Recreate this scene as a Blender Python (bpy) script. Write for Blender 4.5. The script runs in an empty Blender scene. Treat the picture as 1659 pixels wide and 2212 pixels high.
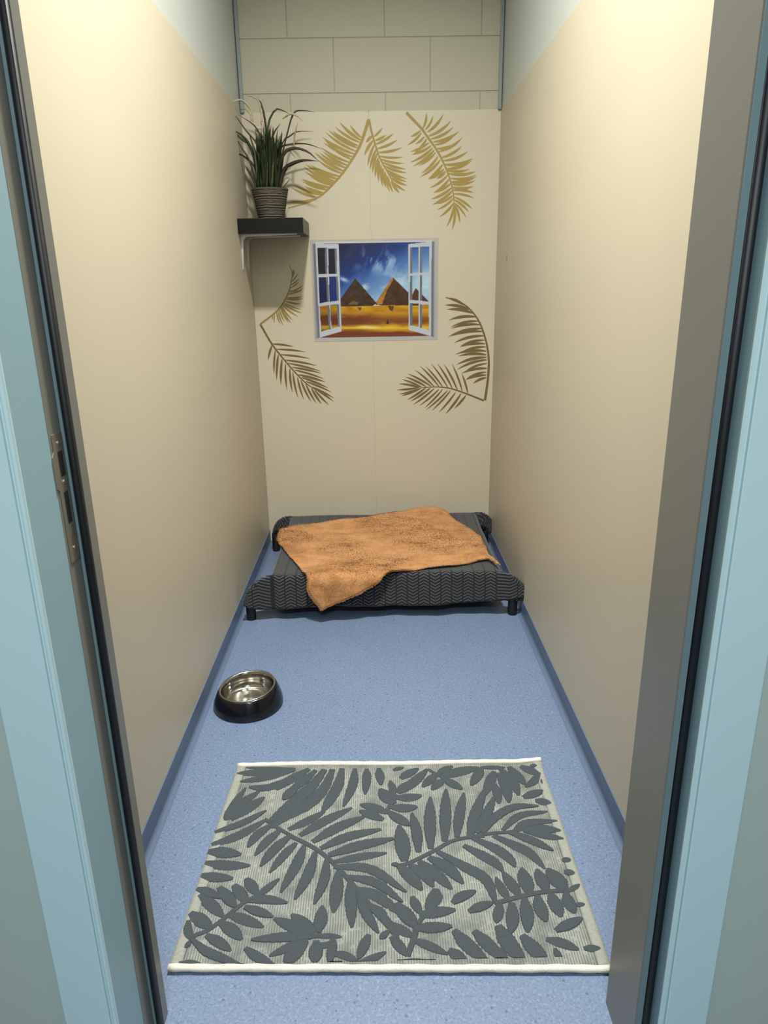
import bpy, bmesh, math, random
import numpy as np
from mathutils import Vector, Matrix
random.seed(7)
rng = np.random.default_rng(7)
scn = bpy.context.scene
C = scn.collection

# ------------------------------------------------------------------ camera
IMW, IMH, FPX = 1659.0, 2212.0, 1540.15
PITCH, YAW, ROLL = 0.3126, 0.0076, -0.0164
CAM = np.array([0.0004, 0.0, 1.3537])
_cp, _sp, _cy, _sy = math.cos(PITCH), math.sin(PITCH), math.cos(YAW), math.sin(YAW)
_F = np.array([_sy*_cp, _cy*_cp, -_sp]); _R0 = np.array([_cy, -_sy, 0.0]); _U0 = np.cross(_R0, _F)
_R = math.cos(ROLL)*_R0 + math.sin(ROLL)*_U0
_U = -math.sin(ROLL)*_R0 + math.cos(ROLL)*_U0
cam_d = bpy.data.cameras.new('camera')
cam = bpy.data.objects.new('camera', cam_d); C.objects.link(cam)
cam.matrix_world = Matrix([[_R[i], _U[i], -_F[i], CAM[i]] for i in range(3)] + [[0, 0, 0, 1]])
cam_d.sensor_fit = 'VERTICAL'; cam_d.sensor_height = 36.0; cam_d.lens = FPX*36.0/IMH
cam_d.clip_start = 0.02
scn.camera = cam

# ------------------------------------------------------------------ world, lights, exposure
w = bpy.data.worlds.new('world'); scn.world = w; w.use_nodes = True
w.node_tree.nodes['Background'].inputs[0].default_value = (0.75, 0.85, 1.0, 1)
w.node_tree.nodes['Background'].inputs[1].default_value = 0.04
def area(name, loc, sx, sy, power, col, spread=180, rot=(0, 0, 0)):
    l = bpy.data.lights.new(name, 'AREA'); l.shape = 'RECTANGLE'; l.size = sx; l.size_y = sy
    l.energy = power; l.color = col; l.spread = math.radians(spread)
    o = bpy.data.objects.new(name, l); C.objects.link(o); o.location = loc; o.rotation_euler = rot
    return o
area('room_ceiling_lamp', (0.0, 1.68, 3.42), 0.15, 0.15, 108, (1.0, 0.965, 0.895), 136)
area('corridor_ceiling_lamp', (0.0, -0.75, 2.68), 0.5, 0.4, 72, (0.93, 0.98, 1.0), 170)
vs = scn.view_settings
vs.view_transform = 'Standard'; vs.look = 'None'; vs.gamma = 1.0; vs.use_curve_mapping = False
vs.exposure = 0.0

# ------------------------------------------------------------------ helpers
def unp(x, y, ax, val):
    """photo pixel -> point of the plane where coordinate ax equals val"""
    d = _F + _R*(x-IMW/2)/FPX - _U*(y-IMH/2)/FPX
    t = (val-CAM[ax])/d[ax]
    return CAM + d*t
def proj(P):
    d = np.asarray(P) - CAM
    z = d@_F
    return IMW/2 + FPX*(d@_R)/z, IMH/2 - FPX*(d@_U)/z
def lin(r, g, b):
    f = lambda c: (c/255/12.92 if c/255 <= 0.04045 else ((c/255+0.055)/1.055)**2.4)
    return (f(r), f(g), f(b), 1.0)

class NT:
    def __init__(s, name, rough=0.5, col=None, metal=0.0, spec=None):
        s.m = bpy.data.materials.new(name); s.m.use_nodes = True
        s.t = s.m.node_tree; s.b = s.t.nodes['Principled BSDF']
        s.b.inputs['Roughness'].default_value = rough; s.b.inputs['Metallic'].default_value = metal
        if spec is not None: s.b.inputs['Specular IOR Level'].default_value = spec
        if col: s.b.inputs['Base Color'].default_value = col
    def n(s, typ, **kw):
        nd = s.t.nodes.new(typ)
        for k, v in kw.items():
            if k.startswith('i_'):
                key = k[2:]; key = int(key) if key.isdigit() else key
                nd.inputs[key].default_value = v
            else: setattr(nd, k, v)
        return nd
    def l(s, a, b): s.t.links.new(a, b)
    def coord(s, kind='Object'): return s.n('ShaderNodeTexCoord').outputs[kind]
    def noise(s, vec, scale, detail=2, rough=0.5):
        nd = s.n('ShaderNodeTexNoise'); nd.inputs['Scale'].default_value = scale
        nd.inputs['Detail'].default_value = detail; nd.inputs['Roughness'].default_value = rough
        s.l(vec, nd.inputs['Vector']); return nd.outputs['Fac']
    def ramp(s, fac, stops):
        nd = s.n('ShaderNodeValToRGB'); r = nd.color_ramp
        while len(r.elements) < len(stops): r.elements.new(0.5)
        for e, (p, c) in zip(r.elements, stops): e.position = p; e.color = c
        s.l(fac, nd.inputs[0]); return nd.outputs[0]
    def mix(s, fac, a, b):
        nd = s.n('ShaderNodeMix', data_type='RGBA')
        for v, i in ((fac, 0), (a, 6), (b, 7)):
            if hasattr(v, 'is_linked'): s.l(v, nd.inputs[i])
            else: nd.inputs[i].default_value = v
        return nd.outputs[2]
    def math(s, op, a, b=None, c=None):
        nd = s.n('ShaderNodeMath', operation=op)
        for i, v in enumerate((a, b, c)):
            if v is None: continue
            if hasattr(v, 'is_linked'): s.l(v, nd.inputs[i])
            else: nd.inputs[i].default_value = v
        return nd.outputs[0]
    def base(s, out): s.l(out, s.b.inputs['Base Color'])
    def bump(s, h, strength=0.3, dist=0.002):
        nd = s.n('ShaderNodeBump'); nd.inputs['Strength'].default_value = strength
        nd.inputs['Distance'].default_value = dist
        s.l(h, nd.inputs['Height']); s.l(nd.outputs[0], s.b.inputs['Normal'])

def link(name, me, mat=None, parent=None, smooth=False):
    if mat is not None and not me.materials: me.materials.append(mat)
    o = bpy.data.objects.new(name, me); C.objects.link(o)
    if parent is not None: o.parent = parent
    if smooth:
        me.polygons.foreach_set('use_smooth', [True]*len(me.polygons))
    return o
def mesh(name, v, f):
    me = bpy.data.meshes.new(name); me.from_pydata([tuple(map(float, p)) for p in v], [], f); me.update()
    return me
def fixn(me):
    bm = bmesh.new(); bm.from_mesh(me); bmesh.ops.recalc_face_normals(bm, faces=bm.faces); bm.to_mesh(me); bm.free()
def boxes(name, lst, mat, parent=None, bevel=0.0, seg=2):
    bm = bmesh.new()
    for (x0, x1, y0, y1, z0, z1) in lst:
        r = bmesh.ops.create_cube(bm, size=1)
        for vv in r['verts']:
            vv.co = Vector(((x0+x1)/2+vv.co.x*(x1-x0), (y0+y1)/2+vv.co.y*(y1-y0), (z0+z1)/2+vv.co.z*(z1-z0)))
    if bevel: bmesh.ops.bevel(bm, geom=bm.edges[:], offset=bevel, segments=seg, affect='EDGES', profile=0.5)
    me = bpy.data.meshes.new(name); bm.to_mesh(me); bm.free()
    return link(name, me, mat, parent, False)
def prism(name, poly, z0, z1, mat, parent=None):
    """poly in the XY plane extruded between two heights"""
    n = len(poly)
    v = [(x, y, z0) for x, y in poly] + [(x, y, z1) for x, y in poly]
    f = [tuple(range(n)), tuple(range(2*n-1, n-1, -1))] + [(i, (i+1) % n, n+(i+1) % n, n+i) for i in range(n)]
    me = mesh(name, v, f); fixn(me)
    return link(name, me, mat, parent)
def tube(pts, rad, n=8, cap=True):
    """verts, faces of a tube along pts with one radius per point"""
    pts = [Vector(p) for p in pts]; m = len(pts)
    if not hasattr(rad, '__len__'): rad = [rad]*m
    v, f = [], []
    up = None
    for i, p in enumerate(pts):
        d = (pts[min(i+1, m-1)]-pts[max(i-1, 0)]).normalized()
        if up is None: up = d.orthogonal().normalized()
        up = (up - d*up.dot(d)).normalized(); s = d.cross(up)
        for k in range(n):
            a = 2*math.pi*k/n
            v.append(p + (up*math.cos(a)+s*math.sin(a))*rad[i])
    for i in range(m-1):
        for k in range(n):
            f.append((i*n+k, i*n+(k+1) % n, (i+1)*n+(k+1) % n, (i+1)*n+k))
    if cap: f += [tuple(range(n-1, -1, -1)), tuple(range((m-1)*n, m*n))]
    return v, f
def lathe(prof, n=64, tilt=None):
    v, f = [], []
    for (r, z) in prof:
        for k in range(n):
            a = 2*math.pi*k/n; x, y = r*math.cos(a), r*math.sin(a)
            v.append((x, y, z*(1+tilt(x, y)) if tilt else z))
    for i in range(len(prof)-1):
        for k in range(n):
            f.append((i*n+k, i*n+(k+1) % n, (i+1)*n+(k+1) % n, (i+1)*n+k))
    return v, f
def thing(name, label, cat, loc=(0, 0, 0), group=None):
    o = bpy.data.objects.new(name, None); C.objects.link(o); o.location = loc; o.empty_display_size = 0.05
    return tag(o, label, cat, group)
def tag(o, label, cat, group=None):
    o['label'] = label; o['category'] = cat
    if group: o['group'] = group
    return o
def struct(o): o['kind'] = 'structure'; return o
def bez(p0, p1, p2, n):
    p0, p1, p2 = np.array(p0, float), np.array(p1, float), np.array(p2, float)
    return [(1-t)**2*p0 + 2*t*(1-t)*p1 + t*t*p2 for t in np.linspace(0, 1, n)]
def spline(pts, n):
    """Catmull-Rom through pts"""
    P = [np.array(p, float) for p in pts]; P = [2*P[0]-P[1]] + P + [2*P[-1]-P[-2]]
    out = []
    for t in np.linspace(0, len(P)-3-1e-6, n):
        i = int(t); u = t-i; a, b, c, d = P[i:i+4]
        out.append(0.5*((2*b)+(-a+c)*u+(2*a-5*b+4*c-d)*u*u+(-a+3*b-3*c+d)*u**3))
    return out

# ------------------------------------------------------------------ materials
def paint(name, rgb, rough=0.5, var=0.06, bump=0.15, bscale=350, spec=0.4):
    m = NT(name, rough, spec=spec); co = m.coord()
    c = np.array(lin(*rgb)[:3])
    n1 = m.noise(co, 1.7, 3)
    m.base(m.mix(n1, (*(c*(1-var)), 1), (*(c*(1+var)), 1)))
    if bump: m.bump(m.noise(co, bscale, 2), bump, 0.0006)
    return m.m
M_cream = paint('cream_wall_panel', (173, 165, 146), 0.45, 0.03, 0.12, 260, 0.45)
M_upper = paint('pale_grey_wall_paint', (170, 174, 170), 0.38, 0.03, 0.10, 200, 0.5)
M_block = paint('painted_block', (158, 154, 138), 0.7, 0.05, 0.5, 140, 0.3)
M_mortar = paint('painted_mortar', (146, 144, 132), 0.8, 0.05, 0.4, 200, 0.2)
M_ceil = paint('white_ceiling', (165, 163, 156), 0.8, 0.02, 0.1)
M_sage = paint('sage_corridor_paint', (160, 174, 166), 0.55, 0.03, 0.12)
M_corr = paint('corridor_grey_paint', (180, 186, 182), 0.7, 0.03, 0.1)
M_blue = paint('pale_blue_frame_paint', (176, 202, 205), 0.32, 0.02, 0.05, 120, 0.5)
M_greige = paint('greige_frame_paint', (106, 106, 100), 0.4, 0.02, 0.05, 120, 0.5)
M_reveal_shade = paint('shaded_frame_paint', (128, 158, 166), 0.4, 0.02, 0.05, 120, 0.4)  # darker copy of the frame blue, shade of the reveals put into the colour
M_lip = paint('teal_grey_lip', (96, 116, 120), 0.4, 0.02, 0)
M_seal = NT('black_rubber', 0.55, lin(8, 9, 14)).m
M_trim = paint('blue_grey_corner_trim', (116, 124, 124), 0.4, 0.02, 0)
M_dark = NT('dark_mark', 0.8, lin(70, 55, 45)).m
M_pencil = NT('pencil_grey', 0.8, lin(140, 136, 122)).m
M_hole = NT('slot_black', 0.9, lin(6, 6, 9)).m
def steel(name, rgb, rough):
    m = NT(name, rough, lin(*rgb), 1.0); co = m.coord()
    m.bump(m.noise(co, 300, 2), 0.03, 0.0004); return m.m
M_steel = steel('polished_steel', (176, 174, 168), 0.12)
M_plate = NT('dull_strike_steel', 0.45, lin(128, 124, 110), 0.6).m
M_screw = NT('bright_screw', 0.25, lin(225, 220, 205), 0.9).m
M_bracket = NT('bracket_metal', 0.35, lin(200, 200, 198), 0.7).m

def floor_mat(name, base, speck=1.0):
    m = NT(name, 0.42, spec=0.45); co = m.coord()
    c = np.array(lin(*base)[:3])
    n0 = m.noise(co, 3.0, 2)
    col = m.mix(n0, (*(c*0.94), 1), (*(c*1.06), 1))
    for scale, thr, tint, amt in ((150, 0.62, (1.36, 1.30, 1.20), 0.75), (210, 0.66, (0.66, 0.70, 0.78), 0.75)):
        n = m.noise(co, scale, 1)
        f = m.math('MULTIPLY', m.math('GREATER_THAN', n, thr - (0.04 if scale < 200 else 0.06)), amt*speck)
        col = m.mix(f, col, (*(c*np.array(tint)), 1))
    v = m.n('ShaderNodeTexVoronoi', feature='F1'); v.inputs['Scale'].default_value = 52; m.l(co, v.inputs['Vector'])
    sep = m.n('ShaderNodeSeparateColor'); m.l(v.outputs['Color'], sep.inputs[0])
    dot = m.math('MULTIPLY', m.math('LESS_THAN', v.outputs['Distance'], 0.15), m.math('GREATER_THAN', sep.outputs[0], 0.55))
    col = m.mix(m.math('MULTIPLY', dot, 0.75*speck), col, (*(c*np.array((0.42, 0.46, 0.55))), 1))
    dot2 = m.math('MULTIPLY', m.math('LESS_THAN', v.outputs['Distance'], 0.13), m.math('LESS_THAN', sep.outputs[0], 0.16))
    col = m.mix(m.math('MULTIPLY', dot2, 0.6*speck), col, (*np.minimum(c*1.75, 1), 1))
    m.base(col); m.bump(m.noise(co, 500, 2), 0.12, 0.0004)
    return m.m
M_floor = floor_mat('blue_speckled_vinyl', (90, 106, 131))
M_cove = floor_mat('blue_cove_vinyl', (78, 93, 116), 0.25)

# ------------------------------------------------------------------ room shell
XW, YB, ZC = 0.600, 3.6965, 3.46        # side walls, back wall, ceiling
ZT = 2.103                               # top of the cream cladding
FY0, FY1 = 0.878, 1.030                  # front wall thickness range (corridor side, room side)
floor = struct(boxes('floor', [(-1.75, 1.75, -1.6, YB+0.12, -0.10, 0.0)], M_floor))
ceiling = struct(boxes('ceiling', [(-XW-0.12, XW+0.12, FY1-0.001, YB+0.12, ZC, ZC+0.1)], M_ceil))
PT = 0.003
for side, s in (('left', -1), ('right', 1)):
    xa, xb = sorted((s*(XW+PT), s*(XW+0.12)))
    wall = struct(boxes('wall_'+side, [(xa, xb, FY1, YB+0.12, 0.0, ZC)], M_upper))
    xa, xb = sorted((s*XW, s*(XW+PT)))
    boxes('wall_panel', [(xa, xb, FY1, YB, 0.0, ZT)], M_cream, wall)
    globals()['wall_'+side] = wall
# cove skirting: one curved vinyl strip per wall
def cove(name, pts_fn, a0, a1, hs=0.068, r=0.014):
    prof = [(0.0, hs), (0.003, hs), (0.003, hs-0.003)] + [(0.003 + r - r*math.cos(a), r - r*math.sin(a)) for a in np.linspace(0, math.pi/2, 9)] + [(0.003+r+0.003, 0.0006), (0.0, 0.0006)]
    n = len(prof); v = [pts_fn(a, d, z) for a in (a0, a1) for d, z in prof]
    f = [(i, (i+1) % n, n+(i+1) % n, n+i) for i in range(n)] + [tuple(range(n)), tuple(range(2*n-1, n-1, -1))]
    me = mesh(name, v, f); fixn(me)
    return struct(link(name, me, M_cove))
cove('baseboard_left', lambda a, d, z: (-XW+d, a, z), FY1, YB)
cove('baseboard_right', lambda a, d, z: (XW-d, a, z), FY1, YB)
cove('baseboard_back', lambda a, d, z: (a, YB-d, z), -XW+0.0165, XW-0.0165)

# back wall: mortar body, two cladding sheets with a seam, painted blocks above
wall_back = struct(boxes('wall_back', [(-XW-0.003, XW+0.003, YB+0.006, YB+0.12, 0.0, ZC)], M_mortar))
SEAM = -0.012
boxes('wall_panel', [(-XW, SEAM-0.0005, YB, YB+0.006, 0.0, ZT)], M_cream, wall_back, 0.0006, 1)
boxes('wall_panel', [(SEAM+0.0005, XW, YB, YB+0.006, 0.0, ZT)], M_cream, wall_back, 0.0006, 1)
boxes('joint', [(SEAM-0.004, SEAM+0.004, YB+0.0012, YB+0.0062, 0.0, ZT)], M_cream, wall_back)
courses = [(ZT, 2.176), (2.180, 2.395), (2.399, 2.616), (2.620, 2.836), (2.840, 3.056), (3.060, 3.276), (3.280, ZC)]
for ci, (z0, z1) in enumerate(courses):
    xs = [-0.807, -0.371, 0.066, 0.501, 0.94] if ci % 2 == 0 else [-0.602, -0.166, 0.272, 0.708]
    if ci == 0: xs = [-0.807, -0.371, 0.066, 0.501, 0.94]
    for x0, x1 in zip(xs[:-1], xs[1:]):
        a, b = max(x0+0.002, -XW), min(x1-0.002, XW)
        if b-a > 0.01:
            boxes('block', [(a, b, YB+0.0035, YB+0.0075, z0, z1)], M_block, wall_back, 0.0012, 2)
# grey corner trims above the cladding
struct(boxes('trim_1', [(-XW, -XW+0.016, YB-0.012, YB+0.002, 2.10, ZC)], M_trim, None, 0.003))
struct(boxes('trim_2', [(XW-0.016, XW, YB-0.012, YB+0.002, 2.10, ZC)], M_trim, None, 0.003))
# little marks
p = unp(1095, 558, 0, XW)
boxes('scratch', [(XW-0.0006, XW+0.001, p[1]-0.003, p[1]+0.003, p[2]-0.016, p[2]+0.014)], M_dark, wall_right, 0.0002, 1)
p = unp(1429, 1110, 0, XW)
boxes('nail_hole', [(XW-0.0006, XW+0.001, p[1]-0.003, p[1]+0.003, p[2]-0.003, p[2]+0.003)], M_dark, wall_right, 0.0002, 1)
boxes('pencil_mark', [(-0.030, -0.010, YB-0.0004, YB+0.001, 2.0985, 2.1000), (-0.0125, -0.0105, YB-0.0004, YB+0.001, 2.099, 2.110)], M_pencil, wall_back)

# front wall around the doorway, corridor shell
DX = 0.520                                # rough opening half width
DH = 2.16
struct(boxes('wall_front', [(-1.75, -DX, FY0, FY1, 0, ZC), (DX, 1.75, FY0, FY1, 0, ZC), (-DX, DX, FY0, FY1, DH, ZC)], M_sage))
struct(boxes('wall_corridor', [(-1.75, 1.75, -1.60, -1.50, 0, 2.75)], M_corr))
struct(boxes('ceiling_corridor', [(-1.75, 1.75, -1.60, FY0, 2.75, 2.85)], M_ceil))

# ------------------------------------------------------------------ door frame
door = bpy.data.objects.new('door_1', None); C.objects.link(door); struct(door)
door['label'] = 'pale blue steel door frame with black rubber seals around the doorway'
YF = 0.866                                # face plane of the architrave
H = DH
# strike side (profile walked in plan)
prism('jamb', [(-0.430, 1.030), (-0.430, 1.006), (-0.4465, 1.006), (-0.4465, 0.9985), (-0.530, 0.9985), (-0.530, 1.030)], 0, H, M_greige, door)
prism('rebate_strip', [(-0.4465, 0.9985), (-0.4465, 0.959), (-0.530, 0.959), (-0.530, 0.9985)], 0, H, M_greige, door)  # strip in the jamb colour, set apart from the reveal
prism('reveal', [(-0.4470, 0.959), (-0.4470, 0.8720), (-0.4500, 0.8720), (-0.4500, 0.959)], 0, H, M_reveal_shade, door)
prism('architrave', [(-0.4500, 0.959), (-0.4500, 0.8720), (-0.4470, 0.8720), (-0.4470, 0.870), (-0.4485, 0.8665), (-0.4515, 0.8655), (-0.4545, 0.8665), (-0.4555, 0.869),
                     (-0.4570, 0.869), (-0.4580, 0.8655), (-0.4600, 0.8640), (-0.5300, 0.8650), (-0.5345, 0.868), (-0.5345, 0.8785), (-0.5295, 0.8785), (-0.5295, 0.959)], 0, H, M_blue, door)
v, f = tube([(-0.4355, 1.0005, 0.0), (-0.4355, 1.0005, H)], 0.0056, 12)
link('rubber_seal', mesh('rubber_seal', v, f), M_seal, door, True)
prism('seal_lip', [(-0.4418, 0.9985), (-0.4418, 1.004), (-0.4462, 1.004), (-0.4462, 0.9985)], 0, H, M_lip, door)
# hinge side
prism('jamb', [(0.4278, 1.030), (0.4278, 0.901), (0.4300, 0.899), (0.4390, 0.899), (0.4390, 0.905), (0.4530, 0.905), (0.530, 0.905), (0.530, 1.030)], 0, H, M_greige, door)
prism('seal_lip', [(0.4292, 0.8988), (0.4385, 0.8988), (0.4385, 0.8970), (0.4292, 0.8970)], 0, H, M_lip, door)
v, f = tube([(0.4458, 0.8990, 0.0), (0.4458, 0.8990, H)], 0.0068, 12)
link('rubber_seal', mesh('rubber_seal', v, f), M_seal, door, True)
prism('reveal', [(0.4530, 0.905), (0.4530, 0.8740), (0.4560, 0.8740), (0.4560, 0.905)], 0, H, M_reveal_shade, door)
prism('architrave', [(0.4560, 0.905), (0.4560, 0.8740), (0.4530, 0.8740), (0.4520, 0.868), (0.4545, 0.8655), (0.4585, 0.8655), (0.4600, 0.8690), (0.4612, 0.8690),
                     (0.4622, 0.8650), (0.4640, 0.8640), (0.5310, 0.8650), (0.5350, 0.868), (0.5350, 0.8785), (0.5295, 0.8785), (0.5295, 0.905)], 0, H, M_blue, door)
# head of the frame
boxes('head_jamb', [(-0.530, 0.530, 0.905, 1.030, 2.11, H), (-0.4465, 0.453, 0.8995, 0.905, 2.12, H)], M_greige, door)
boxes('head_architrave', [(-0.4470, 0.4530, 0.866, 0.8990, 2.115, H+0.07)], M_blue, door, 0.002)
# strike plate on the rebate strip
sx = -0.4463
def sp(x, y): q = unp(x, y, 0, sx); return (q[1], q[2])
def sheet(name, outline, x0, x1, mat, parent):
    n = len(outline); v = [(x0, a, b) for a, b in outline] + [(x1, a, b) for a, b in outline]
    f = [tuple(range(n)), tuple(range(2*n-1, n-1, -1))] + [(i, (i+1) % n, n+(i+1) % n, n+i) for i in range(n)]
    me = mesh(name, v, f); fixn(me); return link(name, me, mat, parent)
zt_, zb_ = sp(122, 935)[1], sp(164, 1208)[1]
y_r, y_l = 0.9955, 0.9655
hgt = zt_-zb_
ol = [(y_r, zt_), (y_l, zt_), (y_l, zt_-0.12*hgt), (y_l-0.007, zt_-0.16*hgt), (y_l-0.007, zt_-0.40*hgt), (y_l, zt_-0.43*hgt), (y_l, zb_), (y_r, zb_)]
plate = sheet('strike_plate', ol, sx-0.001, sx+0.0012, M_plate, door)
def slot(name, z0, z1, ya, yb, mat): return boxes(name, [(sx+0.0006, sx+0.0016, ya, yb, z0, z1)], mat, plate, 0.0002, 1)
ym = 0.5*(y_l+y_r)
slot('latch_slot', zt_-0.325*hgt, zt_-0.135*hgt, ym-0.006, ym+0.009, M_hole)
slot('bolt_slot', zt_-0.695*hgt, zt_-0.445*hgt, ym-0.006, ym+0.007, M_hole)
slot('keeper', zt_-0.80*hgt, zt_-0.70*hgt, ym-0.003, ym+0.006, M_screw)
for fz in (0.075, 0.37, 0.90):
    v, f = tube([(sx+0.0005, ym+0.002, zt_-fz*hgt), (sx+0.0020, ym+0.002, zt_-fz*hgt)], 0.0036, 12)
    link('screw', mesh('screw', v, f), M_screw, plate)

# ceiling lamp housing (above the frame of the picture)
boxes('lamp_housing', [(-0.10, 0.10, 1.56, 1.80, ZC-0.018, ZC)], M_trim, ceiling, 0.004)

# ------------------------------------------------------------------ palm decals on the back wall
def gold(name, rgb):
    m = NT(name, 0.5, metal=0.0, spec=0.3); co = m.coord(); c = np.array(lin(*rgb)[:3])
    m.base(m.mix(m.noise(co, 30, 3), (*(c*0.85), 1), (*(c*1.15), 1))); return m.m
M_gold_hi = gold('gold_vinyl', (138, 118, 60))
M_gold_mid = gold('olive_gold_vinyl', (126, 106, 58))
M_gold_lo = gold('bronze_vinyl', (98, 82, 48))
def bpt(x, y): q = unp(x, y, 1, YB); return np.array([q[0], q[2]])
def ribbon(path, widths, y, thick, name, mat, parent, k=0):
    """flat vinyl strip on the back wall following path (x,z)"""
    P = [np.array(p) for p in path]; n = len(P); L, R_ = [], []
    for i in range(n):
        d = P[min(i+1, n-1)]-P[max(i-1, 0)]; d = d/ (np.linalg.norm(d)+1e-9); nn = np.array([-d[1], d[0]])
        L.append(P[i]+nn*widths[i]/2); R_.append(P[i]-nn*widths[i]/2)
    yf = y-thick
    v = [(p[0], yf, p[1]) for p in L] + [(p[0], yf, p[1]) for p in R_] + [(p[0], y, p[1]) for p in L] + [(p[0], y, p[1]) for p in R_]
    f = []
    for i in range(n-1):
        f.append((i, i+1, n+i+1, n+i)); f.append((i, 2*n+i, 2*n+i+1, i+1)); f.append((n+i, n+i+1, 3*n+i+1, 3*n+i))
    me = mesh(name, v, f); fixn(me)
    return link(name, me, mat, parent)
def frond(off, sc, stem, leaves, label, mat, w_leaf, bend, w_stem, group='gold palm leaf decals on the back wall'):
    conv = lambda q: bpt(off[0]+q[0]/sc, off[1]+q[1]/sc)
    root = thing('palm_decal', label, 'wall decal', (0, 0, 0), group)
    pts = [conv(q) for q in spline(stem, 24)]
    ribbon(pts, np.linspace(w_stem, w_stem*0.35, 24), YB+0.0002, 0.0010+0.0001*random.random(), 'stem', mat, root)
    for i, (x0, y0, x1, y1) in enumerate(leaves):
        a, b = np.array([x0, y0], float), np.array([x1, y1], float); d = b-a; n_ = np.array([-d[1], d[0]])
        bb = bend(x0, y0, x1, y1) if callable(bend) else bend
        path = [conv(q) for q in bez(a, (a+b)/2+n_*bb, b, 9)]
        wl = w_leaf*(0.75+0.25*min(1, np.hypot(*d)/(55*sc)))*random.uniform(0.85, 1.15)
        wd = [wl*s for s in (0.35, 0.7, 0.9, 1.0, 1.0, 0.92, 0.72, 0.42, 0.06)]
        ribbon(path, wd, YB+0.0002, 0.0006+0.00008*(i % 4), 'leaflet', mat, root)
    return root
o2, s2 = (610, 230), 8.295
frond(o2, s2, [(1550, 230), (1470, 480), (1400, 680), (1310, 850), (1190, 1040), (1060, 1220), (900, 1400), (740, 1560), (620, 1640), (430, 1730), (100, 1820)],
      [(1420,560,1210,330),(1400,600,1025,280),(1380,640,940,360),(1350,700,900,440),(1340,740,820,420),(1310,800,775,460),(1290,850,720,550),(1260,900,730,640),
       (1240,950,760,600),(1200,1000,690,730),(1180,1060,720,800),(1140,1100,670,830),(1100,1160,580,820),(1070,1200,640,960),(1030,1250,500,1050),(1000,1300,410,1030),
       (960,1350,380,1080),(930,1380,390,1160),(890,1410,450,1200),(850,1450,350,1300),(800,1490,360,1340),(740,1550,400,1430),(700,1580,200,1400),(630,1630,160,1450),(560,1660,110,1720),(480,1700,150,1690)],
      'broad gold palm leaf decal arching beside the grass plant', M_gold_hi, 0.0135, -0.10, 0.015)
o3, s3 = (780, 230), 6.144
frond(o3, s3, [(105,170),(140,340),(190,510),(240,660),(300,780),(380,920),(430,1020),(470,1090)],
      [(170,400,285,280),(190,450,335,375),(200,500,430,355),(215,560,485,440),(230,610,545,545),(250,660,560,670),(265,700,575,755),(290,740,600,830),(310,790,605,880),(340,840,610,960),(370,890,610,1000),(390,940,615,1050),(420,1000,590,1120),(440,1040,510,1150)],
      'small gold palm leaf decal hanging in the middle of the top three', M_gold_hi, 0.0125, 0.10, 0.010)
top_mid = [o for o in C.objects if o.name.startswith('palm_decal')][-1]
def more_leaves(root, off, sc, leaves, mat, w_leaf, bend):
    conv = lambda q: bpt(off[0]+q[0]/sc, off[1]+q[1]/sc)
    for i, (x0, y0, x1, y1) in enumerate(leaves):
        a, b = np.array([x0, y0], float), np.array([x1, y1], float); d = b-a; n_ = np.array([-d[1], d[0]])
        path = [conv(q) for q in bez(a, (a+b)/2+n_*bend, b, 9)]
        wl = w_leaf*random.uniform(0.85, 1.15)
        ribbon(path, [wl*s for s in (0.35, 0.7, 0.9, 1.0, 1.0, 0.92, 0.72, 0.42, 0.06)], YB+0.0002, 0.0006+0.00008*(i % 4), 'leaflet', mat, root)
more_leaves(top_mid, o3, s3, [(150,390,65,480),(160,450,40,655),(180,500,85,790),(200,570,120,830),(215,620,150,885),(230,680,190,940),(245,720,235,1000),(265,770,290,1065),(290,820,330,1080),(320,870,380,1135),(350,920,425,1140),(400,990,510,1150)],
            M_gold_hi, 0.0125, 0.08)
f3 = frond(o3, s3, [(600,80),(700,185),(800,290),(900,430),(1000,570),(1080,720),(1150,880),(1200,1040),(1230,1200),(1230,1320)],
      [(820,290,865,85),(850,310,955,120),(880,340,1090,100),(900,390,1190,190),(930,430,1225,270),(960,470,1300,330),(980,510,1240,380),(1010,560,1280,480),(1030,600,1345,410),(1060,680,1340,520),(1090,720,1425,590),(1100,770,1485,690),
       (1130,830,1470,720),(1150,850,1440,830),(1160,890,1525,860),(1180,950,1530,910),(1190,1000,1530,930),(1200,1030,1515,980),(1215,1070,1490,1060)],
      'tall gold palm leaf decal at the top right of the back wall', M_gold_hi, 0.0125, 0.16, 0.013)
more_leaves(f3, o3, s3, [(1220,1110,1495,1145),(1230,1160,1500,1215),(1235,1200,1475,1360),(1240,1240,1430,1400),(1240,1280,1395,1475),(1245,1300,1310,1550)], M_gold_hi, 0.011, -0.10)
more_leaves(f3, o3, s3, [(790,320,655,400),(800,350,610,515),(840,400,720,500),(870,430,690,640),(900,480,650,600),(930,520,670,640),(950,550,655,740),(970,580,690,790),(990,610,760,790),(1020,660,800,890),(1050,710,785,935),(1080,770,890,960),(1100,830,900,965),(1120,860,1000,960),
       (1150,910,915,1080),(1170,960,960,1150),(1190,1020,980,1140),(1200,1080,930,1230),(1210,1120,950,1300),(1220,1180,1010,1290),(1225,1220,1010,1370),(1230,1280,1040,1465),(1235,1300,1130,1600),(1240,1320,1205,1640)], M_gold_hi, 0.0125, -0.12)
o4, s4 = (550, 565), 6.914
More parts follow.
